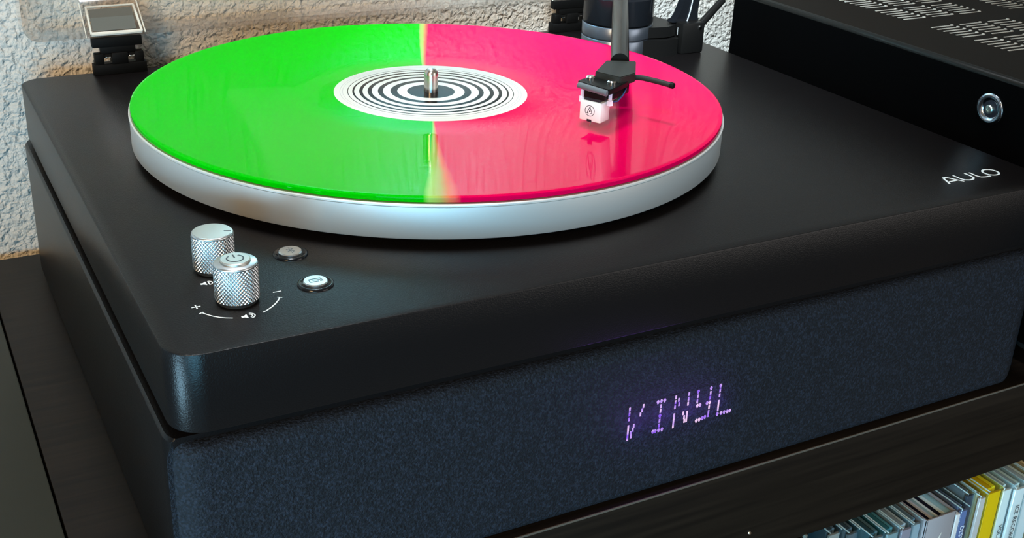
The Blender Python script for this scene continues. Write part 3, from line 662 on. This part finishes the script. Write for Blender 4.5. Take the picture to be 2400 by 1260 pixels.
# two card sleeves / slim cases at the dark left end
jewel(167.6, 177.0, -162.0, ZT, cdmat('stone', (0.30, 0.31, 0.29)), 'CD case with a stone-grey spine, leftmost of the row, set furthest back', tray=(0.06, 0.08, 0.09))
jewel(177.4, 186.3, -166.0, ZT, cdmat('ash', (0.10, 0.13, 0.15)), 'CD case with a dark ash spine beside the leftmost case', tray=(0.05, 0.08, 0.10))
jewel(186.7, 197.0, -174.5, ZT, cdmat('slate', (0.16, 0.22, 0.25)), 'CD case with a slate spine and one bright top edge, third from the left end', tray=(0.04, 0.10, 0.12))
jewel(197.4, 207.2, -175.5, ZT, cdmat('teal', (0.22, 0.33, 0.36)), 'CD case with a teal-grey tray, fourth from the left end', tray=(0.04, 0.20, 0.24))
jewel(207.6, 216.6, -176.0, ZT, cdmat('mauve', (0.30, 0.27, 0.33)), 'CD case with a mauve-grey spine, second case left of the silver box', tray=(0.35, 0.42, 0.46))
jewel(217.0, 224.6, -175.0, ZT, cdmat('clear', (0.33, 0.44, 0.50)), 'slim pale blue CD case directly left of the silver box', tray=(0.16, 0.26, 0.33))
# silver slip box with open top holding cases
bx = empty('cd_box_set', (236.4, -110, ZB), 'silver-grey CD slip box with an open top, pale bird emblem on its spine', 'CD box')
SILV = mat('silver_card', (0.30, 0.285, 0.30), 0.35)
x0, x1, yf = 225.0, 247.8, -177.2
bm = N(); box(bm, x0, x0 + .9, yf, yf + 142, ZB, ZT, .15); mk('side', bm, SILV, bx)
bm = N(); box(bm, x1 - .9, x1, yf, yf + 142, ZB, ZT, .15); mk('side', bm, SILV, bx)
bm = N(); box(bm, x0, x1, yf, yf + 1.4, ZB, ZT, .4); spn = mk('spine', bm, SILV, bx)
bm = N(); box(bm, x0, x1, yf, yf + 142, ZB, ZB + 1, .15); mk('base', bm, SILV, bx)
for a, b_, c, h in ((1.4, 6.2, (0.004, 0.004, 0.02), 2.6), (6.4, 7.3, (0.45, 0.5, 0.6), 1.2), (7.5, 9.9, (0.30, 0.5, 0.6), 1.8), (10.1, 11.0, (0.6, 0.7, 0.75), 1.2), (11.2, 15.6, (0.004, 0.004, 0.02), 2.6), (15.8, 16.6, (0.6, 0.75, 0.8), 1.0), (16.8, 21.6, (0.30, 0.55, 0.66), 1.3)):
    bm = N(); box(bm, x0 + a, x0 + b_, yf + 2.2, yf + 140, ZB + 1.2, ZT - h, .1); mk('inner_sleeve', bm, mat('inner_sleeve_card', c, 0.5, spec=0.08), bx)
bm = N()
bird = [(-2.6, -3.6), (-1.0, -1.6), (-3.4, -1.4), (-1.6, 0.0), (-0.6, 0.6), (0.6, 2.4), (2.8, 5.6), (2.2, 1.6), (1.4, -0.8), (0.6, -3.2), (-0.6, -5.0), (-1.2, -3.4)]
cx, cz = 236.6, -216.6
V = [bm.verts.new((cx + a * .9, yf - 0.05, cz + b_ * .9)) for a, b_ in bird]; bm.faces.new(V); mk('emblem', bm, mat('pale_foil', (0.62, 0.60, 0.55), 0.4), spn, label='pale winged emblem')
# cases to the right of the box
bm = N(); box(bm, 248.1, 251.3, -177.6, -36, ZB, ZT - 3.0, .2)
tag(mk('cd_wallet', bm, cdmat('white_card', (0.62, 0.62, 0.62), 0.5), None, (249.7, -107, ZB)), 'thin white card CD wallet squeezed against the right side of the silver box', 'CD wallet')
PALE = mat('spine_print_pale', (0.75, 0.80, 0.9), 0.5)
jewel(251.6, 258.6, -177.6, ZT + 0.2, cdmat('blue', (0.13, 0.20, 0.42)), 'CD case with a blue spine and pale vertical lettering right of the white wallet', ('DESTINY', 4.4, -221), tray=(0.10, 0.14, 0.24), txtcol=PALE)
jewel(258.9, 265.9, -174.0, ZT + 6.0, cdmat('night', (0.03, 0.05, 0.08)), 'slim tall CD case with a near-black spine between the blue and the white spine', tray=(0.10, 0.13, 0.14), inset=0.7)
jewel(266.3, 273.0, -177.0, ZT + 4.0, cdmat('cream', (0.62, 0.58, 0.56)), 'CD case with an off-white spine directly left of the yellow case', tray=(0.42, 0.40, 0.22))
jewel(273.4, 285.4, -176.8, ZT + 5.0, cdmat('yellow', (0.85, 0.66, 0.01), 0.3), 'CD case with a bright yellow spine and yellow tray', tray=(0.80, 0.62, 0.02), wallc=acrylic('yellow_tinted_case', (0.95, 0.90, 0.55), 0.05, 0.12), inset=0.8)
jewel(285.8, 294.5, -177.0, ZT + 3.6, cdmat('ice', (0.80, 0.90, 0.88)), 'white-spined CD case directly right of the yellow case, small dark lettering', ('VOL.A.15', 4.4, -232), tray=(0.50, 0.66, 0.70))
jewel(294.9, 305.4, -178.0, ZT + 2.0, cdmat('ice', (0.80, 0.88, 0.88)), 'white-spined CD case lettered RECORDS, second right of the yellow case', ('ICE RECORDS', 4.6, -226), tray=(0.46, 0.60, 0.66))
xx = 305.8
for i, (wd, c, lb, tr) in enumerate(((10.6, (0.75, 0.84, 0.86), 'pale grey-blue CD case, third right of the yellow case', (0.50, 0.62, 0.66)),
        (10.6, (0.55, 0.45, 0.25), 'tan-spined CD case cut by the right edge of the photo', (0.55, 0.42, 0.22)))):
    jewel(xx, xx + wd, -177 + i * .6, ZT + 1.0, cdmat('right', c), lb, tray=tr); xx += wd + .4
